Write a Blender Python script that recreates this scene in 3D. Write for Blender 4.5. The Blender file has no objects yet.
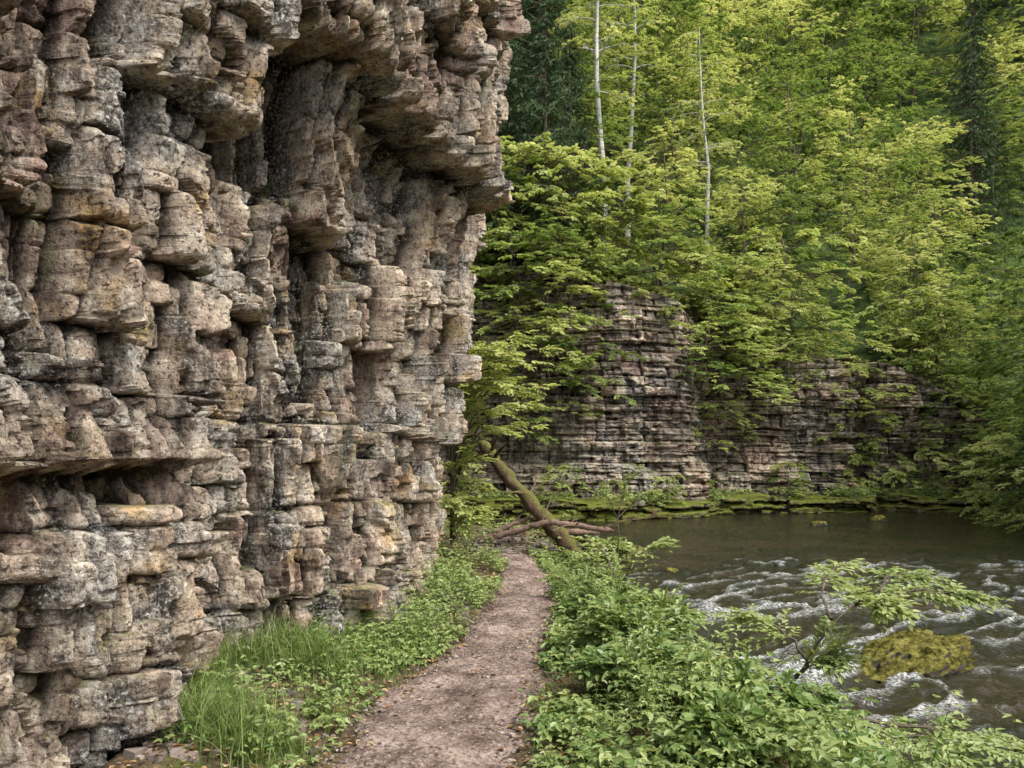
import bpy, math, numpy as np
from math import radians
rng=np.random.default_rng(7)
S=bpy.context.scene
# ---------------------------------------------------------------- noise helpers
def hsh(ix,iy,seed=0):
    a=(np.asarray(ix).astype(np.int64)*374761393+np.asarray(iy).astype(np.int64)*668265263+seed*974634777)&0xFFFFFFFF
    a=((a^(a>>13))*1274126177)&0xFFFFFFFF
    a=((a^(a>>15))*2246822519)&0xFFFFFFFF
    a=a^(a>>16)
    return a/4294967296.0
def vn(x,y,seed=0):
    x=np.asarray(x,float);y=np.asarray(y,float)
    ix=np.floor(x);iy=np.floor(y);fx=x-ix;fy=y-iy
    fx=fx*fx*(3-2*fx);fy=fy*fy*(3-2*fy)
    a=hsh(ix,iy,seed);b=hsh(ix+1,iy,seed);c=hsh(ix,iy+1,seed);d=hsh(ix+1,iy+1,seed)
    return (a*(1-fx)+b*fx)*(1-fy)+(c*(1-fx)+d*fx)*fy
def fbm(x,y,seed=0,o=4):
    r=0;amp=.5;t=0
    for i in range(o):
        r=r+amp*vn(x,y,seed+i*17);t+=amp;amp*=.5;x=x*2.03+3.1;y=y*2.03+1.7
    return r/t
def sst(x,a,b):
    t=np.clip((x-a)/(b-a),0,1);return t*t*(3-2*t)
def brick(s,z,h,w,seed):
    zz=z/h+.9*(vn(z/h*.6,z*0,seed)-.5)
    row=np.floor(zz);fz=zz-row
    rr=hsh(row,row*0+3,seed+1)
    wr=w*(.55+1.0*rr)
    u=s/wr+hsh(row,row*0+9,seed+2)*17
    u=u+.8*(vn(u*.9,row,seed+3)-.5)
    col=np.floor(u);fu=u-col
    r=hsh(col,row,seed+4)
    tx=hsh(col,row,seed+5)-.5;tz=hsh(col,row,seed+6)-.5
    edge=np.minimum(np.minimum(fu,1-fu)*wr,np.minimum(fz,1-fz)*h)
    return r,(fu-.5)*tx,(fz-.5)*tz,edge,s-(fu-.5)*wr,z-(fz-.5)*h
def voro(x,y,seed):
    ix=np.floor(x);iy=np.floor(y)
    f1=np.full(x.shape,9.);f2=np.full(x.shape,9.)
    r=np.zeros(x.shape);dx=np.zeros(x.shape);dy=np.zeros(x.shape)
    for i in(-1,0,1):
        for j in(-1,0,1):
            cx=ix+i;cy=iy+j
            px=cx+.1+.8*hsh(cx,cy,seed);py=cy+.1+.8*hsh(cx,cy,seed+1)
            ex=x-px;ey=y-py
            d=np.maximum(np.abs(ex),np.abs(ey))*.65+.35*np.hypot(ex,ey)
            m=d<f1
            f2=np.where(m,f1,np.minimum(f2,d))
            f1=np.where(m,d,f1)
            r=np.where(m,hsh(cx,cy,seed+2),r);dx=np.where(m,ex*(hsh(cx,cy,seed+3)-.5),dx);dy=np.where(m,ey*(hsh(cx,cy,seed+4)-.5),dy)
    return r,dx,dy,f2-f1
# ---------------------------------------------------------------- node helpers
class NT:
    def __init__(s,name):
        s.m=bpy.data.materials.new(name);s.m.use_nodes=True;s.t=s.m.node_tree
        s.t.nodes.clear();s.out=s.n('ShaderNodeOutputMaterial')
        s.pos=s.n('ShaderNodeNewGeometry')
    def n(s,typ,**k):
        x=s.t.nodes.new(typ)
        for a,b in k.items(): setattr(x,a,b)
        return x
    def l(s,a,b): s.t.links.new(a,b)
    def setin(s,sock,v):
        if isinstance(v,bpy.types.NodeSocket): s.l(v,sock)
        else:
            if isinstance(v,tuple) and len(v)==3 and sock.type=='RGBA': v=v+(1,)
            sock.default_value=v
    def noise(s,scale,detail=6,rough=.6,sc=(1,1,1),dist=0,off=(0,0,0)):
        mp=s.n('ShaderNodeMapping');s.l(s.pos.outputs['Position'],mp.inputs[0]);mp.inputs['Scale'].default_value=sc;mp.inputs['Location'].default_value=off
        x=s.n('ShaderNodeTexNoise');s.l(mp.outputs[0],x.inputs['Vector'])
        x.inputs['Scale'].default_value=scale;x.inputs['Detail'].default_value=detail;x.inputs['Roughness'].default_value=rough;x.inputs['Distortion'].default_value=dist
        return x.outputs[0]
    def ramp(s,fac,stops,const=False):
        r=s.n('ShaderNodeValToRGB');s.l(fac,r.inputs[0]);e=r.color_ramp.elements
        while len(e)<len(stops): e.new(.5)
        for i,(p,c) in enumerate(stops):
            e[i].position=p
            if not isinstance(c,tuple): c=(c,c,c)
            e[i].color=c+(1,)
        return r.outputs[0]
    def mix(s,f,a,b,mode='MIX'):
        x=s.n('ShaderNodeMix',data_type='RGBA',blend_type=mode)
        s.setin(x.inputs[0],f);s.setin(x.inputs[6],a);s.setin(x.inputs[7],b);return x.outputs[2]
    def math(s,op,a,b=0.):
        x=s.n('ShaderNodeMath',operation=op);s.setin(x.inputs[0],a);s.setin(x.inputs[1],b);return x.outputs[0]
    def attr(s,name):
        x=s.n('ShaderNodeAttribute');x.attribute_name=name;return x
    def bump(s,h,strength,dist,nrm=None):
        b=s.n('ShaderNodeBump');s.l(h,b.inputs['Height']);b.inputs['Strength'].default_value=strength;b.inputs['Distance'].default_value=dist
        if nrm: s.l(nrm,b.inputs['Normal'])
        return b.outputs[0]
    def principled(s,col,rough=.9,spec=.3,nrm=None):
        p=s.n('ShaderNodeBsdfPrincipled');s.setin(p.inputs['Base Color'],col);s.setin(p.inputs['Roughness'],rough)
        p.inputs['Specular IOR Level'].default_value=spec
        if nrm: s.l(nrm,p.inputs['Normal'])
        return p
    def diffuse(s,col,nrm=None):
        p=s.n('ShaderNodeBsdfDiffuse');s.setin(p.inputs['Color'],col)
        if nrm: s.l(nrm,p.inputs['Normal'])
        return p
    def fin(s,sh): s.l(sh,s.out.inputs[0]);return s.m
def leafmat(name,stops,trans=.35,rough=.5,spec=0.):
    t=NT(name);a=t.attr('tint');c=t.ramp(a.outputs['Fac'],stops)
    p=t.principled(c,rough,spec) if spec>0 else t.diffuse(c);tr=t.n('ShaderNodeBsdfTranslucent')
    c2=t.mix(1.,c,(1.5,1.4,.85),'MULTIPLY');t.l(c2,tr.inputs[0])
    m=t.n('ShaderNodeMixShader');m.inputs[0].default_value=trans;t.l(p.outputs[0],m.inputs[1]);t.l(tr.outputs[0],m.inputs[2])
    return t.fin(m.outputs[0])
M_beech=leafmat('beech_leaves',[(0,(.065,.12,.04)),(.4,(.19,.27,.08)),(.7,(.35,.41,.14)),(1,(.54,.57,.28))],.42)
M_dark=leafmat('needles',[(0,(.03,.06,.03)),(.5,(.08,.12,.06)),(1,(.15,.19,.10))],.1)
M_herb=leafmat('herb_leaves',[(0,(.045,.095,.03)),(.45,(.13,.21,.055)),(1,(.34,.40,.15))],.33,.42,.4)
M_grass=leafmat('grass_blades',[(0,(.06,.115,.03)),(.6,(.17,.24,.065)),(1,(.42,.40,.23))],.3)
def barkmat(name,c1,c2,sc=(1,1,.25),moss=0.):
    t=NT(name);n=t.noise(9,5,.65,sc);c=t.ramp(n,[(.3,c1),(.65,c2)])
    if moss>0:
        nz=t.n('ShaderNodeSeparateXYZ');t.l(t.pos.outputs['Normal'],nz.inputs[0])
        n2=t.noise(5,5,.6);f=t.math('MULTIPLY',t.ramp(t.math('ADD',nz.outputs[2],n2),[(.7,0.),(1.,1.)]),moss)
        mc=t.ramp(t.noise(30,4,.6),[(.3,(.05,.06,.015)),(.7,(.17,.17,.045))]);c=t.mix(f,c,mc)
    b=t.bump(n,.8,.03);return t.fin(t.diffuse(c,b).outputs[0])
M_bark=barkmat('bark',(.05,.04,.03),(.17,.14,.105))
M_mossbark=barkmat('mossy_bark',(.04,.028,.02),(.17,.115,.075),(1,1,1),.75)
t=NT('birch_bark');n=t.noise(3.2,5,.7,(1,1,5));c=t.ramp(n,[(.36,(.05,.045,.04)),(.44,(.5,.48,.44)),(.9,(.62,.6,.55))]);M_birch=t.fin(t.diffuse(c).outputs[0])
# rock
def rockmat(name,dark,mid,light,ochre,bs=1.,lichen=True,moss=.46):
    t=NT(name)
    a=t.attr('blk');sep=t.n('ShaderNodeSeparateColor');t.l(a.outputs['Color'],sep.inputs[0])
    n1=t.noise(1.3*bs,6,.68);c=t.ramp(n1,[(.36,dark),(.48,mid),(.62,light)])
    n4=t.noise(8*bs,7,.75,off=(3,1,2));c=t.mix(.55,c,t.ramp(n4,[(.37,tuple(x*.3 for x in dark)),(.5,mid),(.61,tuple(min(x*1.2,.68) for x in light))]))
    fo=t.ramp(t.noise(2.3*bs,5,.7,off=(7,3,1)),[(.54,0.),(.66,.7)]);c=t.mix(fo,c,t.ramp(n4,[(.35,tuple(x*.45 for x in ochre)),(.65,ochre)]))
    np_=t.noise(1.6*bs,4,.65,off=(1,9,4));fp=t.ramp(np_,[(.53,0.),(.64,.6)]);c=t.mix(fp,c,t.ramp(n4,[(.38,(.15,.09,.08)),(.62,(.40,.275,.24))]))
    fg=t.ramp(np_,[(.38,.85),(.50,0.)]);c=t.mix(fg,c,t.ramp(n4,[(.38,(.09,.087,.087)),(.62,(.40,.39,.37))]))
    tone=t.ramp(sep.outputs[0],[(0,(.52,.505,.505)),(.5,(.97,.95,.93)),(1,(1.35,1.31,1.25))]);c=t.mix(1.,c,tone,'MULTIPLY')
    tone=t.ramp(sep.outputs[1],[(0,(.66,.65,.66)),(1,(1.26,1.23,1.2))]);c=t.mix(1.,c,tone,'MULTIPLY')
    st=t.ramp(t.noise(3.6,5,.7,(1,1,.2),off=(2,2,2)),[(.39,(.2,.195,.2)),(.51,(1,1,1))]);c=t.mix(.85,c,st,'MULTIPLY')
    cv=t.ramp(sep.outputs[2],[(.15,(.09,.078,.068)),(.5,(1,1,1)),(.8,(1.18,1.17,1.15))]);c=t.mix(.9,c,cv,'MULTIPLY')  # occlusion-like shade painted into crevice colour, protruding rock lightened
    if lichen:
        s1=t.noise(40,4,.8)
        sp=t.ramp(s1,[(.54,0.),(.60,.8)]);lm=t.ramp(np_,[(.42,1.),(.52,.1)]);c=t.mix(t.math('MULTIPLY',lm,sp),c,(.58,.58,.54))
        sp2=t.ramp(s1,[(.40,.85),(.45,0.)]);c=t.mix(sp2,c,(.03,.028,.026))
        sy=t.ramp(s1,[(.5,0.),(.58,.7)]);c=t.mix(t.math('MULTIPLY',sy,fo),c,(.44,.29,.08))
        gm=t.ramp(t.noise(2.0,5,.7,off=(11,2,3)),[(.56,0.),(.65,.6)]);c=t.mix(t.math('MULTIPLY',gm,t.ramp(n4,[(.45,0.),(.55,1.)])),c,(.15,.155,.07))
    else:
        pz=t.n('ShaderNodeSeparateXYZ');t.l(t.pos.outputs['Position'],pz.inputs[0])
        wet=t.ramp(t.math('ADD',pz.outputs[2],t.math('MULTIPLY',n1,1.2)),[(.35,(.4,.38,.36)),(1.,(1,1,1))]);c=t.mix(1.,c,wet,'MULTIPLY')
    nz=t.n('ShaderNodeSeparateXYZ');t.l(t.pos.outputs['Normal'],nz.inputs[0])
    mm=t.math('MULTIPLY',t.ramp(nz.outputs[2],[(.5 if moss>.4 else .1,0.),(.9 if moss>.4 else .5,.75)]),t.ramp(n1,[(moss,0.),(moss+.14,1.)]))
    c=t.mix(mm,c,(.12,.13,.04) if moss>.4 else (.15,.18,.03))
    b=t.bump(t.noise(11,6,.75),.9,.04*(1 if lichen else 2));b=t.bump(t.noise(60,4,.75),.8,.012,b)
    return t.fin(t.diffuse(c,b).outputs[0])
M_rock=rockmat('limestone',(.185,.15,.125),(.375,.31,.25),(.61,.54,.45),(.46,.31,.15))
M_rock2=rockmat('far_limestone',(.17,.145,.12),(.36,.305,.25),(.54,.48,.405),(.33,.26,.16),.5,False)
# ---------------------------------------------------------------- mesh helper
class B:
    def __init__(s): s.v=[];s.f=[];s.mi=[];s.t=[];s.nv=0
    def add(s,v,f,mat,tint):
        s.v.append(np.asarray(v,np.float32).reshape(-1,3));f=np.asarray(f,np.int64).reshape(-1,4)+s.nv
        s.nv+=len(s.v[-1]);s.f.append(f);s.mi.append(np.full(len(f),mat,np.int32))
        s.t.append(np.broadcast_to(np.asarray(tint,np.float32),(len(f),)).astype(np.float32))
    def tube(s,pts,rad,k=6,mat=0,tint=.5,wob=0.):
        p=np.asarray(pts,float);n=len(p);T=np.gradient(p,axis=0);T/=np.linalg.norm(T,axis=1)[:,None]+1e-9
        ref=np.array([1,0,0.]) if abs(T[:,2]).mean()>.7 else np.array([0,0,1.])
        a=np.cross(T,ref);a/=np.linalg.norm(a,axis=1)[:,None]+1e-9;b=np.cross(T,a)
        th=np.arange(k)/k*2*np.pi;r=np.asarray(rad,float)[:,None]*np.ones(k)
        if wob: r=r*(1+wob*(rng.random((n,k))-.5))
        v=p[:,None,:]+r[:,:,None]*(np.cos(th)[None,:,None]*a[:,None,:]+np.sin(th)[None,:,None]*b[:,None,:])
        i=np.arange(n-1)[:,None]*k;j=np.arange(k)[None,:];j2=(j+1)%k
        f=np.stack([i+j,i+j2,i+k+j2,i+k+j],-1).reshape(-1,4)
        s.add(v.reshape(-1,3),f,mat,tint)
    def leaves(s,P,D,N,L,W,tint,mat=1,fine=False,droop=.15):
        n=len(P)
        if n==0:return
        D=D/(np.linalg.norm(D,axis=1)[:,None]+1e-9);Sd=np.cross(D,N);Sd/=np.linalg.norm(Sd,axis=1)[:,None]+1e-9;N=np.cross(Sd,D)
        L=np.broadcast_to(L,(n,))[:,None];W=np.broadcast_to(W,(n,))[:,None]
        tip=P+D*L-N*L*droop
        if not fine:
            a=P+D*L*.42+Sd*W*.5+N*W*.15;b=P+D*L*.42-Sd*W*.5+N*W*.15
            v=np.stack([P,a,tip,b],1);f=np.arange(n*4).reshape(n,4);s.add(v,f,mat,tint)
        else:
            a=P+D*L*.28+Sd*W*.46+N*W*.12;b=P+D*L*.66+Sd*W*.38+N*W*.08-N*L*droop*.35
            c=P+D*L*.66-Sd*W*.38+N*W*.08-N*L*droop*.35;d=P+D*L*.28-Sd*W*.46+N*W*.12
            v=np.stack([P,a,b,tip,c,d],1);i=np.arange(n)[:,None]*6
            f=np.stack([i+[[0,1,2,3]],i+[[0,3,4,5]]],1).reshape(-1,4);s.add(v,f,mat,np.repeat(np.broadcast_to(tint,(n,)),2))
    def mesh(s,name,mats,smooth=False):
        return mkmesh(name,np.concatenate(s.v),np.concatenate(s.f),mats,np.concatenate(s.mi),np.concatenate(s.t),smooth)
def mkmesh(name,v,f,mats,mi=None,tint=None,smooth=False,blk=None):
    me=bpy.data.meshes.new(name);me.vertices.add(len(v));me.vertices.foreach_set('co',np.asarray(v,np.float32).ravel())
    me.loops.add(f.size);me.loops.foreach_set('vertex_index',f.astype(np.int32).ravel())
    me.polygons.add(len(f));me.polygons.foreach_set('loop_start',np.arange(0,f.size,4,dtype=np.int32))
    if mi is not None: me.polygons.foreach_set('material_index',mi)
    me.polygons.foreach_set('use_smooth',np.full(len(f),smooth))
    if tint is not None:
        a=me.attributes.new('tint','FLOAT','FACE');a.data.foreach_set('value',np.clip(tint,0,1).astype(np.float32))
    if blk is not None:
        a=me.attributes.new('blk','FLOAT_COLOR','POINT');a.data.foreach_set('color',blk.astype(np.float32).ravel())
    for m in mats: me.materials.append(m)
    me.update(calc_edges=True);me.validate();return me
def obj(name,me,loc=(0,0,0),rz=0,sc=1.,tilt=0):
    o=bpy.data.objects.new(name,me);S.collection.objects.link(o);o.location=loc;o.rotation_euler=(tilt,0,rz)
    o.scale=(sc,sc,sc) if not isinstance(sc,tuple) else sc
    return o
def gridfaces(nu,nv):
    i=np.arange(nu-1)[:,None];j=np.arange(nv-1)[None,:];a=i*nv+j
    return np.stack([a,a+nv,a+nv+1,a+1],-1).reshape(-1,4)
# ---------------------------------------------------------------- cliff curves
def dense(poly,smooth,step=.05):
    p=np.array(poly,float);d=np.r_[0,np.cumsum(np.hypot(*np.diff(p,axis=0).T))]
    s=np.arange(0,d[-1],step);x=np.interp(s,d,p[:,0]);y=np.interp(s,d,p[:,1])
    k=max(1,int(smooth/step));ker=np.ones(2*k+1)/(2*k+1)
    x=np.convolve(np.pad(x,k,'edge'),ker,'valid');y=np.convolve(np.pad(y,k,'edge'),ker,'valid')
    return s,x,y
near_poly=[(-2.7,-4),(-2.4,1),(-2.2,3),(-1.90,4.15),(-2.2,4.75),(-2.2,5.3),(-1.75,6),(-1.36,6.8),(-1.2,8),(-1.1,9.3),(-1.4,10.6),(-3,12.2),(-6,13.2),(-12,14.5),(-22,15)]
far_poly=[(-24,21),(-12,24),(-4,25),(0,25.6),(3,25.2),(6.0,25.8),(6.9,27.6),(8.5,28),(12.6,28),(13.4,29.6),(14.3,28.5),(19,29),(20.5,31.5),(25,36),(34,40)]
nS,nX,nY=dense(near_poly,.22)
fS,fX,fY=dense(far_poly,.4,.1)
def far_ztop(x): return np.interp(x,[-24,-5,2,6,7.5,9,14,18,20,34],[9,8.4,7.9,7.0,5.9,5.6,4.9,3.6,2.5,1])+.5*(vn(np.asarray(x)*.6,np.asarray(x)*0,5)-.5)
def build_cliff(name,cs,cx,cy,slist,zb,ztop,nz,disp,cap,mat,nsm=.5):
    X=np.interp(slist,cs,cx);Y=np.interp(slist,cs,cy)
    k=int(nsm/(cs[1]-cs[0]));ker=np.ones(2*k+1)/(2*k+1)
    gx=np.gradient(cx);gy=np.gradient(cy)
    gx=np.convolve(np.pad(gx,k,'edge'),ker,'valid');gy=np.convolve(np.pad(gy,k,'edge'),ker,'valid')
    tx=np.interp(slist,cs,gx);ty=np.interp(slist,cs,gy);l=np.hypot(tx,ty);nx=ty/l;ny=-tx/l
    zt=ztop(X,Y);T=np.linspace(0,1,nz)
    Z=zb+(zt[:,None]-zb)*T[None,:];SS=np.repeat(slist[:,None],nz,1)
    XX=np.repeat(X[:,None],nz,1);YY=np.repeat(Y[:,None],nz,1)
    D,r1,r2=disp(SS,Z,XX,YY)
    P=np.pad(D,1,'edge');D=(14*D+P[2:,1:-1]+P[:-2,1:-1]+P[1:-1,2:]+P[1:-1,:-2])/18
    def blur(A,r):
        for ax in(0,1):
            Q=np.pad(A,[(r+1,r) if i==ax else (0,0) for i in(0,1)],'edge');C=np.cumsum(Q,axis=ax)
            A=(C[2*r+1:]-C[:-2*r-1])/(2*r+1) if ax==0 else (C[:,2*r+1:]-C[:,:-2*r-1])/(2*r+1)
        return A
    R=max(3,int(nz*.012));cav=np.clip(.5+(D-blur(D,R))*6*(1 if nz>500 else .7),0,1)  # recess mask that drives the crevice shading painted in the rock colour
    co=np.stack([XX+nx[:,None]*D,YY+ny[:,None]*D,Z],-1)
    if nz>500:
        wob=(fbm(D*7+SS*3,Z*7,900,4)-.5)*.035;co[:,:,0]+=(tx/l)[:,None]*wob;co[:,:,1]+=(ty/l)[:,None]*wob
        co[:,:,2]+=(fbm(D*7+SS*2,SS*7+Z*2,901,4)-.5)*.03
    caps=[]
    for d in cap:
        q=co[:,-1:,:].copy();q[:,0,0]-=nx*d;q[:,0,1]-=ny*d;q[:,0,2]+=d*.05;caps.append(q)
    co=np.concatenate([co]+caps,1)
    pad=lambda A:np.concatenate([A]+[A[:,-1:]]*len(cap),1)
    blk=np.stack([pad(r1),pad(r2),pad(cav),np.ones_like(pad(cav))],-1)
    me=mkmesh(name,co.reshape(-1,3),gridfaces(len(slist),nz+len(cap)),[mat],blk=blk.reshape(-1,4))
    return obj(name,me)
def macro(y,z):
    O3=np.interp(z,[0,.6,1.5,2.3,3.1,4.1,4.8,5.5,9.5],[.05,0,0,.2,.42,.62,.70,.84,.88])
    O2=np.interp(z,[0,.5,1.2,2.6,3.6,4.3,4.6,5.2,9.5],[.1,.05,-.05,.0,.10,.12,.72,.9,.95])
    O1=np.interp(z,[0,1.3,1.58,1.66,3,4,9.5],[0,-.04,-.22,.20,.22,.3,.8])
    w1=sst(y,4.1,4.9);w3=sst(y,7.2,8.4);a=O1*(1-w1)+O2*w1
    a=a*(1-w3)+O3*w3
    return a*(1-sst(y,11,13)*.6)
def ndisp(s,z,X,Y):
    lo=1-sst(z+.8*(fbm(s*.6,z*.6,7)-.5),1.4,2.4)
    ws=s+.10*(fbm(s*.8,z*.8,1)-.5)+.005*(fbm(s*9,z*9,2,3)-.5)
    wz=z+.14*(fbm(s*.45,z*.45,3)-.5)+.005*(fbm(s*9,z*9,4,3)-.5)+.035*s
    r,tx,tz,e,cs_,cz_=brick(ws,wz,.80,.62,10)
    yb=np.interp(cs_,nS,nY);czr=cz_-.035*s
    near=1-sst(Y,4.0,4.7)
    D=(.70-.5*near)*macro(yb,czr)+(.30+.5*near)*macro(Y,z)
    D=D+(.46-.26*lo)*(r**1.3-.43)+(.60-.3*lo)*tx+(.22-.1*lo)*tz-.08*np.exp(-e/.014)
    rv,vz,vx,ve,_,_=brick(wz+.3,ws,.30,.78,50)
    D=D+(.22+.14*lo)*(rv-.5)+.48*vx+.05*vz-.09*np.exp(-ve/.012)
    rw,wz_,wx_,we,_,_=brick(wz,ws+.11,.135,.40,60)
    D=D+.13*(rw-.5)+.32*wx_+.04*wz_-.04*np.exp(-we/.008)
    r2,ax,az,e2,_,_=brick(ws+.3,wz+.1,.26,.22,20)
    D=D+.035*(r2-.5)+.10*ax+.04*az-.018*np.exp(-e2/.007)
    q=ws*.8+wz*.35;p=wz*.9-ws*.3
    rd,bx,bz,e3=voro(q/.22,p/.36,80)
    D=D+.03*(rd-.5)+.30*bx+.10*bz
    r3,bx,bz,e3=voro(ws/.06,wz/.12,81);D=D+.016*(r3-.5)+.09*bx+.02*bz
    r4,cx,cz,e4=voro(ws/.03,wz/.04,90);D=D+.008*(r4-.5)+.02*cx
    D=D+.08*(fbm(s*1.2,z*1.2,30,5)-.5)
    return D,.35*r+.35*rv+.3*rw,.4*rw+.3*r2+.3*r3
sl=[0.];
while sl[-1]<nS[-1]-.1:
    s0=sl[-1];y=np.interp(s0,nS,nY)
    if y<1.5: ds=.05
    elif y<11: ds=max(.0085,.0022*y)
    elif y<12.5: ds=.03
    else: ds=.15
    sl.append(s0+ds)
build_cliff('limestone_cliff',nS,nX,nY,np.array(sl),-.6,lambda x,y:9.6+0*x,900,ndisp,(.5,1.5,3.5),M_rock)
def fdisp(s,z,X,Y):
    ws=s+.6*(fbm(s*.4,z*.4,101)-.5)+.06*(fbm(s*4,z*4,106,3)-.5);wz=z+.4*(fbm(s*.15,z*.2,103)-.5)+.05*(fbm(s*3,z*3,104)-.5)
    r,tx,tz,e,_,_=brick(ws,wz,.36,1.9,110)
    D=.24*(r-.5)+.25*tx+.1*tz-.08*np.exp(-e/.025)
    r2,ax,az,e2,_,_=brick(ws+.3,wz,.12,.8,120)
    D=D+.10*(r2-.5)+.1*ax-.02*np.exp(-e2/.02)
    rv,vz,vx,ve,_,_=brick(wz,ws,1.3,.9,125);D=D+.18*(rv-.5)+.30*vx-.03*np.exp(-ve/.03)
    r3,bx,bz,e3=voro(ws/.4,wz/.2,130);D=D+.12*(r3-.5)+.16*bx
    D=D+1.2*(fbm(s*.25,z*.18,140,3)-.5)+.16*(fbm(s*3,z*3,141)-.5)
    D=D+.35*np.interp(z,[-.5,.8,1.4,3,6,8],[.6,.2,-.5,0,-.3,-1.3])
    return D,.5*r+.5*rv,.5*r2+.5*r3
fsl=np.concatenate([np.arange(0,22,.2),np.arange(22,48,.035),np.arange(48,fS[-1]-.2,.2)])
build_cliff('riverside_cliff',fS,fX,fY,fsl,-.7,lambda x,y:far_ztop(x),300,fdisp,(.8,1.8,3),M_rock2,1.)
lp=np.array([(x,np.interp(x,fX,fY)-1.75-.3*math.sin(x*.9)) for x in np.arange(-14,19.6,.7)]);lS,lX,lY=dense(lp,.3)
def ldisp(s,z,X,Y):
    r,tx,tz,e,_,_=brick(s,z+.05*fbm(s,z,3),.16,.9,210);r2,ax,az,e2=voro(s/.3,z/.12,220)
    return .3*(r-.5)+.2*tx+.12*(r2-.5)+.5*(fbm(s*.5,z*.3,230)-.5)-.25*z,r,r2
M_shelf=rockmat('shelf_rock',(.08,.09,.03),(.17,.17,.08),(.27,.25,.14),(.22,.24,.04),1,False,.34)
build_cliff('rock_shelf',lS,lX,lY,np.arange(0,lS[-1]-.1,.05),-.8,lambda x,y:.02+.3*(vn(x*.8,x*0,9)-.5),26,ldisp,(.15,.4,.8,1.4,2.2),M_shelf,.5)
# ---------------------------------------------------------------- terrain
def xs(y): return np.interp(y,[-20,-5,3,4,5.2,7.5,9.7,12,14,15.5,17,18,20,24],[4,3.6,3.0,2.7,2.35,1.9,1.65,1.5,1.55,1.3,.4,-3,-14,-40])
def xr(y): return np.interp(y,[-20,0,10,20,26,29,33],[10,11,12.2,14.6,18,21,26])
def distto(x,y,cx,cy):
    out=np.full(x.shape,1e9);idx=np.zeros(x.shape,int)
    for i in range(0,len(cx)):
        d=(x-cx[i])**2+(y-cy[i])**2;m=d<out;out=np.where(m,d,out);idx=np.where(m,i,idx)
    return np.sqrt(out),idx
def pathc(y): return np.interp(y,[-5,3,4,5.1,6.4,8.5,10.5,12,13.5],[-.6,-.5,-.46,-.40,-.12,.14,.24,.1,-.7])
def pathw(y): return np.interp(y,[-5,3,4,5.1,6.4,8.5,10.5,13.5],[.68,.64,.61,.57,.45,.38,.32,.25])
def H(x,y):
    x=np.asarray(x,float);y=np.asarray(y,float);sh=x.shape;x=x.ravel();y=y.ravel()
    dl=xs(y)-x+.5*(fbm(x*.7,y*.7,300)-.5)
    land=-.5+.5*sst(dl,0,1.4)+.1*(fbm(x*1.2,y*1.2,301)-.5)+.03*(fbm(x*7,y*7,302)-.5)
    bed=-.5-.6*sst(-dl,0,1.5)+.3*(fbm(x*.9,y*.9,303)-.5)*sst(-dl,.3,1.5)
    z=np.where(dl>0,land,bed)
    z=z+.18*sst(-.9-x,0,.9)*(dl>0)
    z=z-.035*np.exp(-((x-pathc(y))/pathw(y))**4)*(y<14)
    dr=x-xr(y);z=np.maximum(z,np.where(dr>0,-.6+dr*.75+.8*(fbm(x*.3,y*.3,304)-.5),-9)-0*z)
    df,ix=distto(x,y,fX[::3],fY[::3]);Yc=np.interp(x,fX,fY);ins=y>Yc
    zt=far_ztop(fX[::3][ix])
    z=np.where((~ins)&(df<1.0),np.maximum(z,-.22+.1*(fbm(x,y,305)-.5)),z)
    hill=zt-.1+(df-1.4)*(.95+.014*np.clip(x,0,20))+1.6*(fbm(x*.2,y*.2,306)-.5)*sst(df,1.5,5)
    hill=np.minimum(hill,62+3*fbm(x*.1,y*.1,9))
    z=np.where(ins,np.where(df>1.4,hill,-.3),z)
    dn,_=distto(x,y,nX[::3],nY[::3]);Xc=np.interp(y,nY,nX,right=-99);inn=(x<Xc)
    z=np.where(inn,np.where(dn>1.3,9.4+.35*(dn-1.3)+.5*(fbm(x*.4,y*.4,307)-.5),z*0-.1),z)
    return z.reshape(sh)
def axis(segs):
    out=[]
    for a,b,st in segs: out.append(np.arange(a,b,st))
    return np.concatenate(out)
gx=axis([(-70,-12,2),(-12,-4,.6),(-4,5,.07),(5,20,.35),(20,100,2)]);gy=axis([(-20,0,1),(0,2.5,.3),(2.5,13,.07),(13,30,.25),(30,45,.7),(45,130,2.5)])
GX,GY=np.meshgrid(gx,gy,indexing='ij');GZ=H(GX,GY)
t=NT('forest_floor');n=t.noise(1.6,6,.65);c=t.ramp(n,[(.35,(.07,.05,.035)),(.5,(.14,.11,.075)),(.62,(.08,.095,.035)),(.75,(.11,.14,.04))])
n2=t.noise(26,5,.75);c=t.mix(.7,c,t.ramp(n2,[(.35,(.3,.28,.25)),(.65,(1.5,1.4,1.3))]),'MULTIPLY')
pz=t.n('ShaderNodeSeparateXYZ');t.l(t.pos.outputs['Position'],pz.inputs[0]);hc=t.ramp(t.noise(1.2,6,.75),[(.4,(.02,.03,.012)),(.55,(.06,.09,.03)),(.68,(.13,.18,.055))])
c=t.mix(t.ramp(t.math('MULTIPLY',pz.outputs[2],.5),[(.3,0.),(1.,1.)]),c,hc)
b=t.bump(n2,.9,.03);M_ground=t.fin(t.diffuse(c,b).outputs[0])
obj('ground',mkmesh('ground',np.stack([GX,GY,GZ],-1).reshape(-1,3),gridfaces(len(gx),len(gy)),[M_ground],smooth=True))
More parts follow.
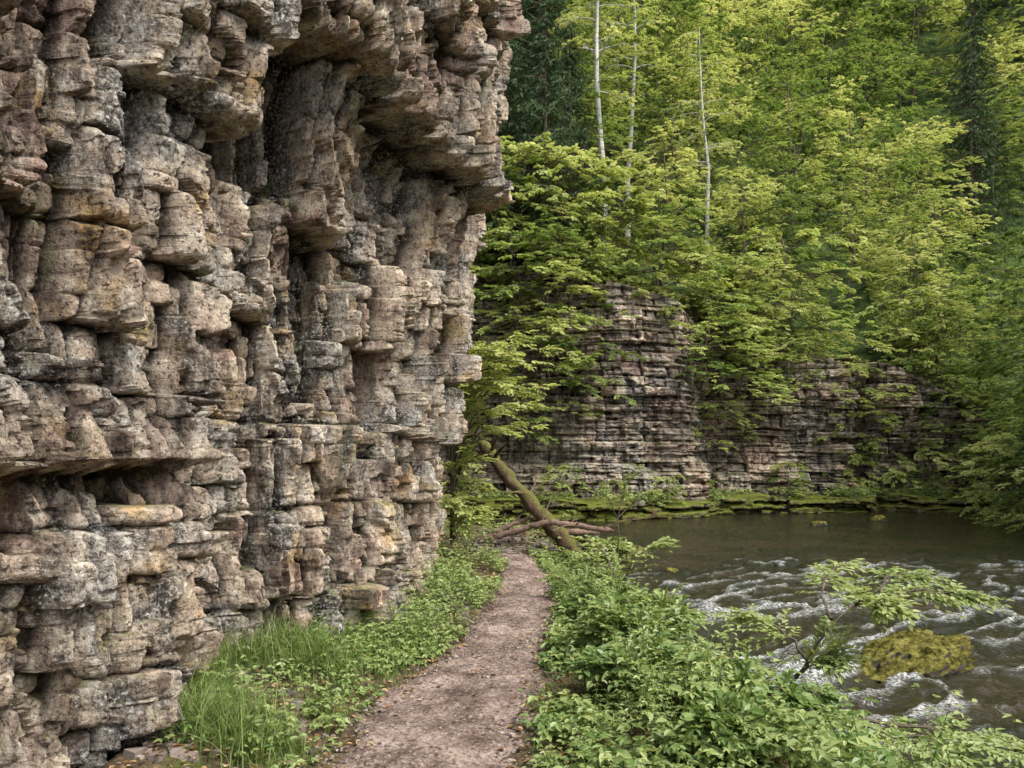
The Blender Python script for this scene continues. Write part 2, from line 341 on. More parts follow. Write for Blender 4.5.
# path
py=np.arange(-3,13.5,.03);pu=np.linspace(-1,1,61);PY,PU=np.meshgrid(py,pu,indexing='ij')
wv=pathw(PY)*(1+(.6*(fbm(PY*1.6,np.sign(PU)*5,310)-.5)+.45*(fbm(PY*7,np.sign(PU)*5,313)-.5))*np.abs(PU))
PX=pathc(PY)+PU*wv*1.12
PZ=H(PX,PY)+.028-.055*np.abs(PU)**4+.06*(fbm(PX*4,PY*4,311,5)-.5)+.014*(fbm(PX*30,PY*30,312,3)-.5)
t=NT('dirt_path');n=t.noise(2.2,8,.75);c=t.ramp(n,[(.38,(.085,.06,.05)),(.5,(.19,.14,.118)),(.63,(.34,.265,.225))])
v=t.n('ShaderNodeTexVoronoi');t.l(t.pos.outputs['Position'],v.inputs['Vector']);v.inputs['Scale'].default_value=55
c=t.mix(.5,c,t.ramp(v.outputs['Color'],[(.1,(.4,.38,.38)),(.8,(1.4,1.37,1.33))]),'MULTIPLY')
s1=t.noise(36,4,.8);c=t.mix(t.ramp(s1,[(.55,0.),(.60,.85)]),c,(.045,.034,.027));c=t.mix(t.ramp(s1,[(.38,.8),(.43,0.)]),c,(.42,.36,.31))
b=t.bump(t.noise(45,5,.8),.8,.012);b=t.bump(v.outputs['Distance'],.4,.006,b)
M_path=t.fin(t.diffuse(c,b).outputs[0])
obj('dirt_path',mkmesh('dirt_path',np.stack([PX,PY,PZ],-1).reshape(-1,3),gridfaces(len(py),61),[M_path],smooth=True))
def lumps(n,P,R,flat,seed):
    r=np.random.default_rng(seed)
    base=np.array([(-1,-1,-1),(1,-1,-1),(1,1,-1),(-1,1,-1),(-1,-1,1),(1,-1,1),(1,1,1),(-1,1,1)],float)*.6
    F=np.array([(0,3,2,1),(4,5,6,7),(0,1,5,4),(1,2,6,5),(2,3,7,6),(3,0,4,7)])
    b=base[None]*(1+.5*(r.random((n,8,3))-.5));a=r.random(n)*6.28;c,s=np.cos(a),np.sin(a)
    x=b[:,:,0]*c[:,None]-b[:,:,1]*s[:,None];y=b[:,:,0]*s[:,None]+b[:,:,1]*c[:,None]
    v=np.stack([x,y*(.6+.4*r.random((n,1))),b[:,:,2]*flat],-1)*R[:,None,None]+P[:,None,:]
    f=(F[None]+np.arange(n)[:,None,None]*8).reshape(-1,4)
    return v.reshape(-1,3),f,np.repeat(r.random(n),6)
def tintmat(name,stops,rough=.85):
    t=NT(name);c=t.ramp(t.attr('tint').outputs['Fac'],stops);c=t.mix(.5,c,t.ramp(t.noise(30,4,.7),[(.35,(.6,.6,.6)),(.65,(1.25,1.25,1.25))]),'MULTIPLY')
    return t.fin(t.diffuse(c).outputs[0])
M_peb=tintmat('pebbles',[(0,(.10,.08,.07)),(.6,(.27,.22,.19)),(1,(.47,.42,.37))])
M_lit=tintmat('litter',[(0,(.06,.035,.02)),(.6,(.24,.14,.065)),(1,(.45,.34,.18))])
n=5200;y=3+9*rng.random(n)**1.4;x=pathc(y)+(rng.random(n)*2-1)*pathw(y)*1.15;P=np.stack([x,y,H(x,y)+.02],-1)
v,f,tt=lumps(n,P,.004+.016*rng.random(n)**3,.6,1);obj('path_gravel',mkmesh('path_gravel',v,f,[M_peb],tint=tt))
bb=B();n=9000;y=3+10*rng.random(n)**1.3;x=-1.9+3.9*rng.random(n)
m=(np.abs(x-pathc(y))>pathw(y)*.7)|(rng.random(n)<.25);x=x[m];y=y[m];n=len(x)
a=rng.random(n)*6.28;D=np.stack([np.cos(a),np.sin(a),.2*(rng.random(n)-.5)],-1);N=np.stack([.4*(rng.random(n)-.5),.4*(rng.random(n)-.5),np.ones(n)],-1)
L=.02+.035*rng.random(n);bb.leaves(np.stack([x,y,H(x,y)+.03],-1),D,N,L,L*.55,rng.random(n),0,True);obj('leaf_litter',bb.mesh('leaf_litter',[M_lit]))
# ---------------------------------------------------------------- water
wx=axis([(-24,-3,.5),(-3,1,.12),(1,8,.03),(8,16,.06),(16,30,.5)]);wy=axis([(-12,2,.5),(2,4,.1),(4,10,.03),(10,16,.05),(16,30,.1),(30,36,1)])
WX,WY=np.meshgrid(wx,wy,indexing='ij')
rap=np.clip(sst(WY,3,6)*(1-sst(WY,12,19)),0,1)*(.5+.9*fbm(WX*.35,WY*.35,400,2))
wpx=WX+.5*(fbm(WX*.7,WY*.7,410,2)-.5);u=wpx*.8+WY*.6;w=-wpx*.6+WY*.8
r1=1-np.abs(2*fbm(u*1.0,w*2.2,401,4)-1);r2=fbm(u*3.5,w*8,402,4);r3=fbm(u*.8,w*1.3,403,3)
WZ=-.5+(.02+.08*rap)*(r2-.5)*2*.6+.08*rap*(r1**3-.5)+.07*rap*(r3-.5)+.012*(fbm(WX*14,WY*14,405,2)-.5)
foam=np.clip((r1**4*.6+r2*.55)*rap,0,1)
t=NT('river_water');fm=t.ramp(t.attr('blk').outputs['Fac'],[(.52,0.),(.80,.8)]);fm=t.math('MULTIPLY',fm,t.ramp(t.noise(24,5,.85,(1,2,1)),[(.46,0.),(.58,1.)]))
wc=t.ramp(t.noise(.7,3,.6),[(.35,(.014,.016,.009)),(.65,(.034,.026,.014))])
c=t.mix(fm,wc,(.65,.67,.65));b=t.bump(t.noise(6,4,.65),.8,.06)
p=t.principled(c,t.math('ADD',.06,t.math('MULTIPLY',fm,.5)),.5,b);p.inputs['IOR'].default_value=1.34;M_water=t.fin(p.outputs[0])
blk=np.stack([foam]*3+[foam*0+1],-1)
obj('river_water',mkmesh('river_water',np.stack([WX,WY,WZ],-1).reshape(-1,3),gridfaces(len(wx),len(wy)),[M_water],smooth=True,blk=blk.reshape(-1,4)))
# ---------------------------------------------------------------- boulders
def boulder(name,loc,size,mat,seed,n=70,pw=.85,rough=1.):
    th=np.linspace(0,2*np.pi,n+1)[:-1];ph=np.linspace(.02,np.pi-.02,n//2)
    TH,PH=np.meshgrid(th,ph,indexing='ij');d=np.stack([np.sin(PH)*np.cos(TH),np.sin(PH)*np.sin(TH),np.cos(PH)],-1)
    d=np.sign(d)*np.abs(d)**pw
    q=d*2.0+seed
    r=1+.5*(fbm(q[...,0]+q[...,2]*1.3,q[...,1]-q[...,2]*.8,seed,4)-.5)
    rr,a,b2,e=voro(q[...,0]*1.2+q[...,2],q[...,1]*1.2+q[...,2]*.7,seed+3);r=r+rough*(.09*(rr-.5)+.16*(fbm(q[...,0]*5+q[...,2]*4,q[...,1]*5,seed+8)-.5))
    v=(d*r[...,None]*np.array(size)).reshape(-1,3);k=n//2
    i=np.arange(n)[:,None];j=np.arange(k-1)[None,:];f=np.stack([i*k+j,i*k+j+1,((i+1)%n)*k+j+1,((i+1)%n)*k+j],-1).reshape(-1,4)
    return obj(name,mkmesh(name,v,f,[mat],smooth=True),loc,seed*1.3)
t=NT('mossy_stone');nz=t.n('ShaderNodeSeparateXYZ');t.l(t.pos.outputs['Normal'],nz.inputs[0])
sc=t.ramp(t.noise(6,6,.7),[(.35,(.05,.045,.035)),(.65,(.17,.15,.12))]);mc=t.ramp(t.noise(9,7,.8),[(.40,(.03,.028,.012)),(.5,(.17,.155,.035)),(.62,(.42,.38,.12))])
c=t.mix(t.ramp(t.math('ADD',nz.outputs[2],t.math('MULTIPLY',t.noise(4,5,.7),.9)),[(.75,0.),(1.1,1.)]),sc,mc)
M_moss=t.fin(t.diffuse(c,t.bump(t.noise(30,6,.85),1.,.06)).outputs[0])
b1=boulder('mossy_boulder',(4.2,7.85,-.52),(.74,.5,.25),M_moss,3,150,1.05,2.);b1.rotation_euler=(0,radians(7),3.6)
for i,(x,y,a) in enumerate([(4.9,9.9,.10),(2.9,13.6,.12),(2.6,16.2,.22),(.9,15.6,.3),(.2,15.2,.24),(1.6,15.9,.22),(3.6,17.5,.12),(9,22,.2),(11.5,23.5,.25),(-.3,14.4,.2),(.5,13.4,.16),(1.1,14.2,.2),(.1,12.9,.13),(.9,13.,.12),(1.5,13.6,.17)]):
    boulder('river_stone',(x,y,-.52 if x>1.8 else -.12),(a*1.3,a,a*.7),M_moss,5+i,30)
n=500;y=12.2+3.6*rng.random(n);x=-.7+2.3*rng.random(n);P=np.stack([x,y,H(x,y)+.01],-1)
v,f,tt=lumps(n,P,.03+.10*rng.random(n)**3,.7,8);obj('shore_rubble',mkmesh('shore_rubble',v,f,[M_peb],tint=tt*.6))
# ---------------------------------------------------------------- vegetation generators
def rotz(D,a):
    c,s=np.cos(a),np.sin(a);return np.stack([D[:,0]*c-D[:,1]*s,D[:,0]*s+D[:,1]*c,D[:,2]],-1)
def sprays(b,pts,ntw,twl,nl,L,W,tint,t0=.25,mat=1,fine=False,r=rng,twigs=False,droop=.15,nj=.75):
    pts=np.asarray(pts,float);K=len(pts);tt=t0+(1-t0)*r.random(ntw)**.8;u=tt*(K-1);i=np.minimum(u.astype(int),K-2);fr=(u-i)[:,None]
    p=pts[i]*(1-fr)+pts[i+1]*fr;T=pts[i+1]-pts[i];T/=np.linalg.norm(T,axis=1)[:,None]
    T[:,2]*=.5
    sg=np.where(r.random(ntw)<.5,-1,1);ang=sg*np.radians(20+60*r.random(ntw))*(1.15-.7*tt)
    d=rotz(T,ang);d[:,2]+=-.3+.6*r.random(ntw);d/=np.linalg.norm(d,axis=1)[:,None]
    ln=twl*(1.15-.6*tt)*(.5+.7*r.random(ntw))
    uu=(.12+.88*(np.arange(nl)+.5)/nl)[None,:]*np.ones((ntw,1))
    P=p[:,None,:]+d[:,None,:]*(ln[:,None]*uu)[:,:,None];P[:,:,2]-=droop*ln[:,None]*uu**2
    if twigs:
        for q in range(ntw):
            e=np.linspace(0,1,4)[:,None];c=p[q]+d[q]*ln[q]*e;c[:,2]-=droop*ln[q]*e[:,0]**2;b.tube(c,np.linspace(.003,.001,4),3,0)
    sd=np.where(np.arange(nl)%2==0,1,-1)[None,:]*np.radians(55)*(1-.75*(uu>.93))
    n=ntw*nl;D=np.repeat(d,nl,0);D=rotz(D,(sd+.35*(r.random((ntw,nl))-.5)).ravel());D[:,2]+=-.35+.5*r.random(n)
    N=np.stack([2*nj*(r.random(n)-.5),2*nj*(r.random(n)-.5),np.ones(n)],-1)
    ls=L*(.65+.6*r.random(n));P=P.reshape(-1,3)+.02*(r.random((n,3))-.5)*L*10
    b.leaves(P,D,N,ls,ls*W,np.clip(np.repeat(tint+.22*(r.random(ntw)-.5),nl)+.2*(r.random(n)-.5),0,1),mat,fine)
def broadleaf(name,seed,Hh=10,R=3.2,nlimb=30,nsub=6,ntw=7,nl=12,L=.13,low=.08,leaf=M_beech,bark=M_bark,tr=.13,droop=.3,tint=.5,shape='full',twf=.2):
    r=np.random.default_rng(seed);b=B();k=9;z=np.linspace(-.8,Hh*.97,k);wx=np.cumsum(r.normal(0,.12,k));wy=np.cumsum(r.normal(0,.12,k))
    tp=np.stack([wx-wx[0],wy-wy[0],z],-1);b.tube(tp,np.linspace(tr,.02,k),8,0)
    for q in range(nlimb):
        h=low+(.97-low)*(q+.5)/nlimb+.02*r.normal();hz=h*Hh
        base=np.array([np.interp(hz,z,tp[:,0]),np.interp(hz,z,tp[:,1]),hz])
        if shape=='full': rad=R*(1-((h-.4)/.62)**2*(.75 if h>.4 else .5))**.8 if abs(h-.4)<.62 else .3*R
        else: rad=R*(.35+.65*math.sin(min(1,h)*3.14))
        rad=max(.3*R,rad*(.55+.6*r.random()));az=q*2.4+r.normal()*.4
        e=np.linspace(0,1,6);rise=(.1+.6*h)*rad*(.5+r.random())
        pts=base+np.stack([np.cos(az+.3*e*r.normal())*rad*e,np.sin(az+.3*e*r.normal())*rad*e,rise*e-droop*rad*e**2],-1)
        b.tube(pts,np.linspace(tr*.38*(1.1-h),.008,6),4,0)
        lt=tint+.38*(r.random()-.5)+.12*(h-.5)
        for m in range(nsub):
            f=.3+.7*(m+r.random())/nsub;bp=np.array([np.interp(f,e,pts[:,c]) for c in range(3)])
            a2=az+(1 if m%2 else -1)*(.2+.9*r.random())*(1.2-f*.7);l2=rad*(.5-.25*f)*(.6+.8*r.random())+.15*R
            el=-.25+.85*r.random();g=np.linspace(0,1,4)
            sp=bp+np.stack([np.cos(a2)*l2*g,np.sin(a2)*l2*g,el*l2*g-.35*l2*g**2],-1)
            b.tube(sp,np.linspace(.014,.004,4),3,0)
            sprays(b,sp,ntw,twf*R*.5+.1,nl,L,.64,lt+.24*(r.random()-.5),.1,1,False,r,nj=.9)
    return b.mesh(name,[bark,leaf])
def spruce(name,seed,Hh=14,R=2.8,low=.1):
    r=np.random.default_rng(seed);b=B();z=np.linspace(-1,Hh,6);b.tube(np.stack([0*z,0*z,z],-1),np.linspace(.2,.02,6),8,0)
    nw=int(Hh/.33)
    for w in range(nw):
        h=low+(1-low)*w/nw
        for q in range(6):
            if r.random()<.15: continue
            rad=R*(1-h)**.8*(.7+.45*r.random())+.2;az=w*1.1+q*1.047+r.normal()*.2;e=np.linspace(0,1,5)
            base=np.array([0,0,h*Hh+.15*r.normal()])
            pts=base+np.stack([np.cos(az)*rad*e,np.sin(az)*rad*e,-.45*rad*e+.22*rad*e**2.5],-1)
            b.tube(pts,np.linspace(.03,.006,5),3,0)
            nt=int(14*rad/R)+4;tt=.12+.88*r.random(nt);u=tt*4;i=np.minimum(u.astype(int),3);f=(u-i)[:,None];p=pts[i]*(1-f)+pts[i+1]*f
            T=np.repeat([[math.cos(az),math.sin(az),-.25]],nt,0);d=rotz(T,np.where(r.random(nt)<.5,-1,1)*np.radians(35+30*r.random(nt)));d[:,2]-=.5*r.random(nt)
            ln=.28*rad*(1.2-.7*tt)+.12
            for k in range(4):
                s0=k/4.;P=p+d*(ln*s0)[:,None];P[:,2]-=.1*s0;dd=rotz(d,(r.random(nt)-.5)*1.3);dd[:,2]-=.35
                N=np.stack([.8*(r.random(nt)-.5),.8*(r.random(nt)-.5),np.ones(nt)],-1)
                b.leaves(P,dd,N,.16+.16*r.random(nt),.06,.4+.5*(r.random(nt)-.5)+.2*(tt-.5),1)
    return b.mesh(name,[M_bark,M_dark])
T1=[broadleaf('beech_%d'%i,20+i,10,3.3,tint=.36+.2*(i%3)) for i in range(4)]
T2=[broadleaf('shrub_%d'%i,40+i,3.4,1.9,20,5,6,11,.11,.03,tr=.05,droop=.6,tint=.5+.12*i,twf=.3) for i in range(3)]
TB=broadleaf('birch',60,17,1.9,30,5,6,9,.12,.42,bark=M_birch,tr=.17,droop=.5,tint=.75,shape='sparse')
TC=[spruce('spruce_%d'%i,70+i,14+2*i,2.8) for i in range(2)]
def put(name,me,x,y,sc,rz=None,dz=-.2,z=None):
    zz=float(H(np.array([x]),np.array([y]))[0]) if z is None else z
    return obj(name,me,(x,y,zz+dz),rng.random()*6.28 if rz is None else rz,sc)
def Yc(x): return float(np.interp(x,fX,fY))
for x in np.arange(-4,21,1.1):
    xx=x+.5*rng.normal()
    put('overhanging_shrub',T2[rng.integers(3)],xx,Yc(xx)+1.6+.5*rng.random(),1.05+.45*rng.random(),dz=-.5)
for off,step,s0,s1 in [(4.2,2.0,.5,.75),(8,2.4,.65,.95),(13,2.9,.8,1.1),(19,3.3,.9,1.2),(26,3.7,1.,1.3),(34,4.4,1.1,1.4),(43,5.5,1.3,1.6)]:
    for x in np.arange(-5-off*.1,22+off*1.05,step):
        xx=x+.8*rng.normal();y=Yc(xx)+off+1.0*rng.normal()
        px=512+750*xx/y
        if px<430 or px>1110: continue
        con=(px>880 and off>12 and rng.random()<.3) or (px<600 and off<14 and rng.random()<.4) or rng.random()<.03
        if 585<px<625 and off<9: con=False
        if con: put('spruce_tree',TC[rng.integers(2)],xx,y,(s0+rng.random()*(s1-s0))*1.05)
        else: put('beech_tree',T1[rng.integers(4)],xx,y,s0+rng.random()*(s1-s0)*(.8 if 560<px<640 and off<10 else 1))
put('birch_tree',TB,3.65,29.4,.95,rz=.5)
put('birch_tree',TB,8.4,32.0,.7,rz=2.);put('birch_tree',TB,5.2,34,.85,rz=4.)
put('spruce_tree',TC[0],1.2,26.9,.7);put('spruce_tree',TC[1],-.6,27.3,.8);put('spruce_tree',TC[0],2.2,28.5,.6)
for x,z,s in [(.3,2.9,1.0),(1.4,4.2,1.1),(.6,4.9,1.2),(2.0,5.6,1.1),(.2,6.6,1.2),(1.6,6.9,1.1),(6.7,5.2,1.2),(7.4,4.2,1.15),(7.2,2.9,.8),(8.6,5.0,.9),(13.2,3.4,.9),(16.6,2.9,.7),(19,2.,1.),(11,4.7,.75)]:
    put('ledge_shrub',T2[rng.integers(3)],x,Yc(x)-.05,(s,s,s*.8),z=z,dz=-.9)
for x,s in [(1.5,.45),(5.2,.35),(9.8,.45),(12,.3),(15.5,.4),(-2,.5),(3.4,.3)]:
    put('bank_shrub',T2[rng.integers(3)],x,Yc(x)-1.0,s,z=-.2,dz=-.1)
for x,y,s in [(16.2,21,.75),(15.4,17.5,.8),(19,25,.9),(19.5,20,1.),(15.2,12.5,.8),(18,14.5,1.1),(22,28,1.1),(17,7,.9),(21,9,1.2),(24,22,1.3),(22,31,1.)]:
    put('beech_tree',T1[rng.integers(4)],x,y,s)
for x,y,s in [(14.9,20.3,1.),(16,22.6,1.),(13.8,17.4,.8),(17.8,24.6,1.1),(19.2,27,1.1)]:
    put('bank_shrub',T2[rng.integers(3)],x,y,s)
def bush(name,loc,branches,L,ntw,twl,nl,tint,mat=M_herb,r0=.02,seed=0,t0=.2,W=.6):
    r=np.random.default_rng(seed);b=B()
    for br in branches:
        p=np.array(br,float);k=12;u=np.linspace(0,len(p)-1,k);q=np.stack([np.interp(u,range(len(p)),p[:,c]) for c in range(3)],-1)
        q[1:-1]=(q[:-2]+2*q[1:-1]+q[2:])/4;q[1:-1]+=r.normal(0,.008,(k-2,3))
        b.tube(q,np.linspace(r0,.003,k),5,0)
        sprays(b,q,ntw,twl,nl,L,W,tint+.2*(r.random()-.5),t0,1,True,r,True,nj=.4)
    return obj(name,b.mesh(name,[M_bark,mat]),loc)
brs=[]
for i in range(36):
    hi=rng.random()<.65
    z0=(1.6+1.4*rng.random()) if hi else (.3+1.2*rng.random());a=-1.6+2.0*rng.random();l=(.7+1.0*rng.random()) if hi else (.3+.35*rng.random())
    brs.append([(0,0,z0*.6),(math.cos(a)*l*.35,math.sin(a)*l*.35,z0+.3),(math.cos(a)*l,math.sin(a)*l,z0+.1+.5*rng.random())])
bush('hazel_tree',(-.95,11.7,0),brs,.08,22,.38,8,.8,M_beech,seed=1)
brs=[[(1.86,5.3,-.2),(2.05,5.3,.12),(2.3,5.4,.48),(2.7,5.5,.68),(3.25,5.6,.62)],
     [(2.3,5.4,.48),(2.35,5.7,.62),(2.6,6.1,.74),(2.95,6.5,.72)],
     [(1.95,5.3,.0),(1.75,5.2,.2),(1.45,5.1,.3),(1.15,5.0,.3)],
     [(1.86,5.3,-.1),(1.9,4.9,.0),(2.1,4.5,.05),(2.45,4.2,.0)],
     [(1.86,5.3,-.1),(1.7,4.9,.05),(1.5,4.5,.12),(1.3,4.15,.08)],
     [(1.9,4.9,.0),(2.4,4.7,.0),(2.9,4.6,-.08),(3.2,4.55,-.15)],
     [(2.6,5.45,.64),(2.9,5.3,.72),(3.2,5.2,.68)],
     [(2.5,5.45,.58),(2.5,5.2,.70),(2.45,4.9,.70)],
     [(2.1,5.3,.2),(2.0,5.6,.38),(1.8,5.9,.42)],
     [(2.0,5.3,.1),(2.1,5.2,.25),(2.2,5.1,.3)],
     [(2.7,5.5,.66),(2.9,5.8,.74),(3.3,6.0,.7)],
     [(2.2,4.4,.02),(2.6,4.2,.06),(3.0,4.1,.0)],
     [(1.7,4.6,.0),(1.8,4.2,.0),(2.0,3.9,-.05)]]
bush('young_maple',(0,0,0),brs,.054,48,.34,10,.84,seed=2,t0=.22,r0=.014)
brs=[[(1.2,8.6,-.2),(1.3,8.6,.3),(1.45,8.5,.55),(1.75,8.4,.65)],[(1.2,8.6,0),(1.0,8.5,.4),(.75,8.4,.55)],[(1.3,8.6,.2),(1.5,8.9,.5),(1.9,9.2,.6)],[(1.25,8.6,.1),(1.1,9,.5),(.9,9.4,.6)]]
bush('alder_sapling',(0,0,0),brs,.06,26,.3,8,.82,seed=3,r0=.012)
brs=[[(1.9,13.4,-.3),(1.9,13.4,.6),(2.0,13.3,1.1),(2.2,13.2,1.4)],[(1.9,13.4,.4),(1.7,13.3,.9),(1.6,13.2,1.0)],[(1.9,13.4,.5),(2.3,13.4,.9),(2.6,13.4,1.0)]]
bush('willow_sapling',(0,0,0),brs,.08,16,.35,7,.82,seed=4,r0=.012)
def shrubby(loc,h,w,seed,L,tint,n=11):
    r=np.random.default_rng(seed);z=float(H(np.array([loc[0]]),np.array([loc[1]]))[0]);bs=[]
    for i in range(n):
        a=r.random()*6.28;l=w*(.35+.75*r.random());hh=h*(.55+.5*r.random())
        bs.append([(0,0,-.05),(math.cos(a)*l*.3,math.sin(a)*l*.3,hh*.6),(math.cos(a)*l*.7,math.sin(a)*l*.7,hh*.95),(math.cos(a)*l,math.sin(a)*l,hh*.9)])
    return bush('river_shrub',(loc[0],loc[1],z),bs,L,20,.24,7,tint,seed=seed,r0=.007,W=.66)
for i,(x,y,h,w,L,tn) in enumerate([(1.0,6.0,.48,.40,.062,.6),(1.35,6.9,.6,.45,.055,.78),(.95,7.4,.5,.4,.05,.5),(1.2,9.6,.6,.45,.05,.8),(.85,5.1,.34,.34,.06,.5),(1.5,4.6,.34,.36,.065,.62),(1.15,11.2,.6,.45,.06,.75),(1.2,4.1,.28,.3,.06,.55),(.8,8.8,.4,.35,.05,.68),(1.9,14.8,.6,.4,.085,.8)]):
    shrubby((x,y),h,w,200+i,L,tn)
def herbs(name,x,y,hgt,L,tint,seed,nn=7,W=.62):
    r=np.random.default_rng(seed);b=B();n=len(x);z=H(x,y);az=r.random(n)*6.28;lean=.15+.5*r.random(n);L=np.broadcast_to(L,(n,))
    top=np.stack([x+np.cos(az)*lean*hgt,y+np.sin(az)*lean*hgt,z+hgt],-1);bot=np.stack([x,y,z-.02],-1)
    d=top-bot;N=np.stack([np.sin(az),-np.cos(az),0*az],-1);b.leaves(bot,d,N,np.linalg.norm(d,axis=1),.010,.35,0,False,0)
    pt=.40*(r.random(n)-.5)
    for k in range(nn):
        f=.35+.65*(k+.6*r.random(n))/nn;P=bot+d*f[:,None];a=az+k*2.4+r.normal(0,.4,n)
        pet=np.stack([np.cos(a),np.sin(a),.15+.5*r.random(n)],-1)*(L*(.6+1.1*r.random(n))*(1.3-.6*f))[:,None];P2=P+pet
        for j,(da,sc) in enumerate([(0,1.),(1.15,.8),(-1.15,.8)]):
            D=np.stack([np.cos(a+da),np.sin(a+da),-.45+.8*r.random(n)],-1);N=np.stack([1.1*(r.random(n)-.5),1.1*(r.random(n)-.5),np.ones(n)],-1)
            ls=L*sc*(.6+.7*r.random(n));b.leaves(P2,D,N,ls,ls*W,np.clip(tint+pt+.25*(r.random(n)-.5)+.35*(f-.6),0,1),0,True,.2)
    return obj(name,b.mesh(name,[M_herb]))
def scatter(n,y0,y1,xf0,xf1,seed,p=1.3):
    r=np.random.default_rng(seed);y=y0+(y1-y0)*r.random(n)**p;a=xf0(y);c=xf1(y);return a+(c-a)*r.random(n),y,r
x,y,r=scatter(1900,3.0,12.3,lambda y:pathc(y)+pathw(y)*1.0,lambda y:xs(y)-.12,11,1.3)
edge=np.clip((x-pathc(y)-pathw(y))/.7,0.12,1)*np.clip((xs(y)-x)/.8,.35,1);d=fbm(x*1.7,y*1.7,500);d2=fbm(x*.9,y*.9,520);m=d>.44
hg=(.08+.62*edge*(.15+1.3*(d-.35))*(.5+d2))*(.5+1.0*r.random(len(x))**1.5)
sp=fbm(x*1.3,y*1.3,530)>.5
kk=m&sp;herbs('bramble_undergrowth',x[kk],y[kk],hg[kk],.064,np.clip(.2+.8*fbm(x[kk]*2,y[kk]*2,501),0,1),12)
kk=m&~sp;herbs('fine_leaf_undergrowth',x[kk],y[kk],hg[kk]*1.15,.036,np.clip(.4+.6*fbm(x[kk]*2,y[kk]*2,502),0,1),112,12,.5)
x,y,r=scatter(650,3.0,12,lambda y:pathc(y)+pathw(y)*.88,lambda y:xs(y)-.12,111,1.3);herbs('ground_ivy',x,y,.04+.10*r.random(len(x)),.035,.45,113,4,.8)
x,y,r=scatter(900,5.8,12.0,lambda y:np.interp(y,nY,nX,right=-1.5)+.1,lambda y:pathc(y)-pathw(y)*.95,13,1.)
d=fbm(x*2.4,y*2.4,502);m=(d>.47);hg=(.04+1.2*(d-.42))*(.5+1.0*r.random(len(x)))*np.clip((pathc(y)-pathw(y)-x)/.35,.25,1)*sst(y,5.5,7.5)+.05
herbs('wall_foot_undergrowth',x[m],y[m],hg[m],.042,.74,14,6)
x,y,r=scatter(700,12,17,lambda y:-1.8+0*y,lambda y:xs(y)-.1,15,1.);m=(fbm(x,y,503)>.50)&~((x>-.5)&(x<1.5)&(r.random(len(x))<.75));herbs('bank_undergrowth',x[m],y[m],(.12+.3*r.random(len(x)))[m],.07,.75,16,6)
r=np.random.default_rng(17);x=-2+21*r.random(3200);y=np.array([Yc(a) for a in x])-.3-1.7*r.random(3200);m=fbm(x*.9,y*.2,504,2)>.45
b_=herbs('shelf_undergrowth',x[m],y[m],(.1+.35*r.random(3200))[m],.11,.78,18,5)
b_.location.z=.12
def grass(name,x,y,hgt,seed,w=.007):
    r=np.random.default_rng(seed);b=B();n=len(x);z=H(x,y);az=r.random(n)*6.28;ln=.35+.75*r.random(n);K=5;Pp=[]
    for k in range(K):
        e=k/(K-1);Pp.append(np.stack([x+np.cos(az)*ln*hgt*e**1.8,y+np.sin(az)*ln*hgt*e**1.8,z-.01+hgt*(e-.4*ln*e**2.5)],-1))
    Sd=np.stack([-np.sin(az),np.cos(az),0*az],-1)
    V=[]
    for k in range(K):
        ww=w*(1-(k/(K-1))**1.5*.92);V+= [Pp[k]+Sd*ww*.5,Pp[k]-Sd*ww*.5]
    V=np.stack(V,1);i=np.arange(n)[:,None]*(2*K);f=np.stack([i+[[2*k,2*k+1,2*k+3,2*k+2]] for k in range(K-1)],1).reshape(-1,4)
    b.add(V.reshape(-1,3),f,0,np.repeat(np.clip(.45+.7*(r.random(n)-.45),0,1),K-1));return obj(name,b.mesh(name,[M_grass]))
r=np.random.default_rng(19);nt_=110;cy=3.8+3.2*r.random(nt_);cxx=np.interp(cy,nY,nX)+.15+(pathc(cy)-pathw(cy)-.1-np.interp(cy,nY,nX)-.15)*r.random(nt_)**1.3
cnt=55;x=np.repeat(cxx,cnt)+.06*r.normal(0,1,nt_*cnt);y=np.repeat(cy,cnt)+.06*r.normal(0,1,nt_*cnt);hh=np.repeat((.12+.36*r.random(nt_)**1.2)*np.clip((pathc(cy)-pathw(cy)-cxx)/.4,.3,1),cnt)*(.5+.6*r.random(nt_*cnt))
grass('long_grass',x,y,hh,20)
x,y,r=scatter(9000,3,13,lambda y:pathc(y)-pathw(y)*1.4,lambda y:pathc(y)+pathw(y)*1.6,21,1.3);m=(np.abs(x-pathc(y))>pathw(y)*(.62+.6*fbm(x*4,y*4,3)))&(fbm(x*2.5,y*2.5,77)>.43)
grass('path_edge_grass',x[m],y[m],(.03+.12*r.random(len(x))**1.5)[m],22,.005)
herx,hery,r=scatter(260,3.8,6.8,lambda y:np.interp(y,nY,nX)+.15,lambda y:pathc(y)-pathw(y)*.95,23,1.);herbs('wall_foot_herbs',herx,hery,.05+.14*r.random(260),.042,.68,24,5)
def log(name,pts,r0,r1,mat,stubs=0,seed=0):
    r=np.random.default_rng(seed);p=np.array(pts,float);k=26;u=np.linspace(0,len(p)-1,k);q=np.stack([np.interp(u,range(len(p)),p[:,c]) for c in range(3)],-1);q[1:-1]+=r.normal(0,r0*.12,(k-2,3))
    b=B();rad=np.linspace(r0,r1,k)*(1+.12*r.normal(0,1,k));rad[-1]*=.3;rad[0]*=.5;b.tube(q,rad,12,0,.5,.18)
    for s in range(stubs):
        i=r.integers(3,k-3);a=r.normal(0,1,3);a[2]=abs(a[2]);a/=np.linalg.norm(a);l=.3+.7*r.random();e=np.linspace(0,1,5)[:,None];b.tube(q[i]+a*l*e+np.array([0,0,-.15])*e**2*l,np.linspace(r1*.3,.006,5),5,0)
    return obj(name,b.mesh(name,[mat],True))
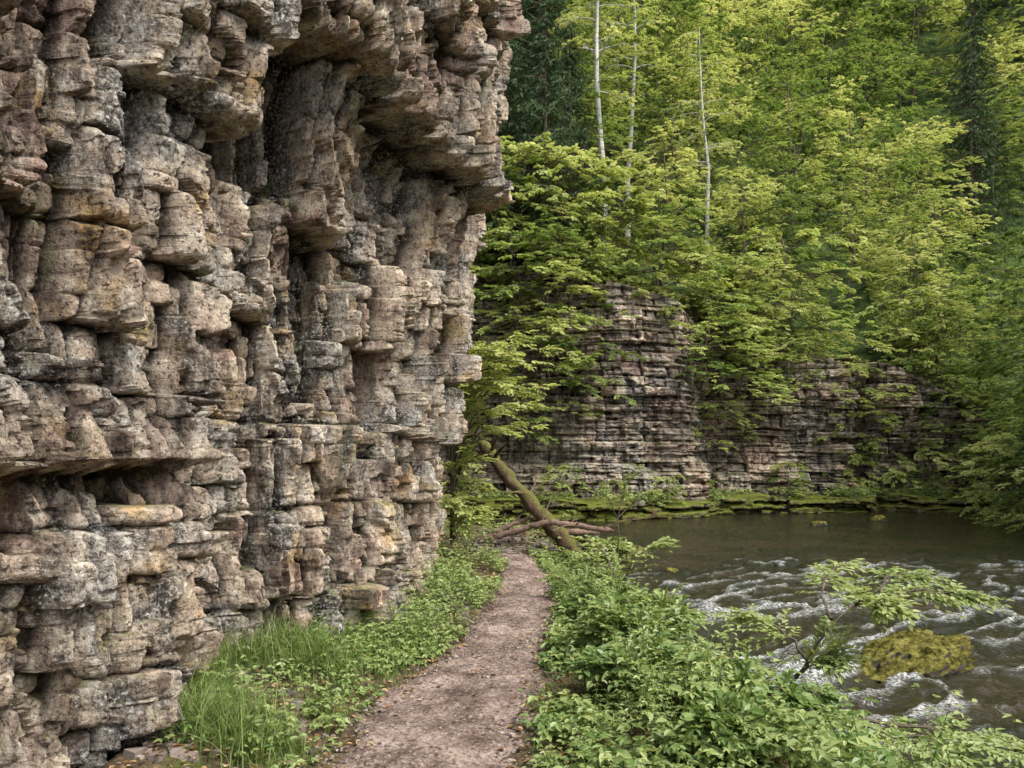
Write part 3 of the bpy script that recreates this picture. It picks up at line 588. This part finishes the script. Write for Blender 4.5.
log('fallen_trunk',[(-.55,13.4,1.85),(-.2,13.3,1.38),(.3,13.15,.8),(.8,13.0,.25),(1.15,12.9,-.15)],.10,.15,M_mossbark,7,1)
M_drift=barkmat('driftwood',(.07,.05,.04),(.26,.18,.135),(1,1,1))
log('driftwood_log',[(-.3,12.9,.2),(.6,12.7,.48),(1.7,12.5,.35)],.06,.045,M_drift,4,2)
log('driftwood_log',[(-.6,13.0,.1),(.0,13.1,.4),(.5,13.4,.55)],.05,.03,M_drift,3,3)
log('driftwood_log',[(.1,14.6,.0),(1.2,14.2,.15),(1.7,14.6,.1)],.08,.05,M_drift,4,4)
log('dead_branch',[(-.4,13.0,0),(.2,13.2,.6),(.5,13.8,1.3)],.03,.01,M_drift,5,5)
n=700;y=3.6+7.5*rng.random(n);x=np.interp(y,nY,nX)+.12+.7*rng.random(n)**1.5;P=np.stack([x,y,H(x,y)+.0],-1)
v,f,tt=lumps(n,P,.015+.06*rng.random(n)**3,.7,4);obj('rock_rubble',mkmesh('rock_rubble',v,f,[M_peb],tint=tt*.7))
# ---------------------------------------------------------------- light
az=radians(126);el=radians(54)
W=bpy.data.worlds.new('World');S.world=W;W.use_nodes=True;nt=W.node_tree;bg=nt.nodes['Background']
sk=nt.nodes.new('ShaderNodeTexSky');sk.sky_type='NISHITA';sk.sun_disc=False;sk.sun_elevation=el;sk.sun_rotation=az;sk.dust_density=3
hs=nt.nodes.new('ShaderNodeHueSaturation');hs.inputs['Saturation'].default_value=.3;nt.links.new(sk.outputs[0],hs.inputs['Color']);nt.links.new(hs.outputs[0],bg.inputs[0]);bg.inputs[1].default_value=.38
L=bpy.data.lights.new('sun','SUN');L.energy=3.6;L.angle=radians(12);L.color=(1,.96,.89);lo=bpy.data.objects.new('sun',L);S.collection.objects.link(lo)
from mathutils import Vector
d=Vector((math.sin(az)*math.cos(el),math.cos(az)*math.cos(el),math.sin(el)));lo.rotation_euler=d.to_track_quat('Z','Y').to_euler()
S.view_settings.view_transform='Standard';S.view_settings.look='None';S.view_settings.exposure=0
cam=bpy.data.cameras.new('camera');cam.sensor_width=36;cam.lens=36*750/1024;cam.shift_y=66/1024;cam.clip_end=400;cam.clip_start=.05
co=bpy.data.objects.new('camera',cam);S.collection.objects.link(co);co.location=(0,0,1.7);co.rotation_euler=(radians(90),0,0);S.camera=co
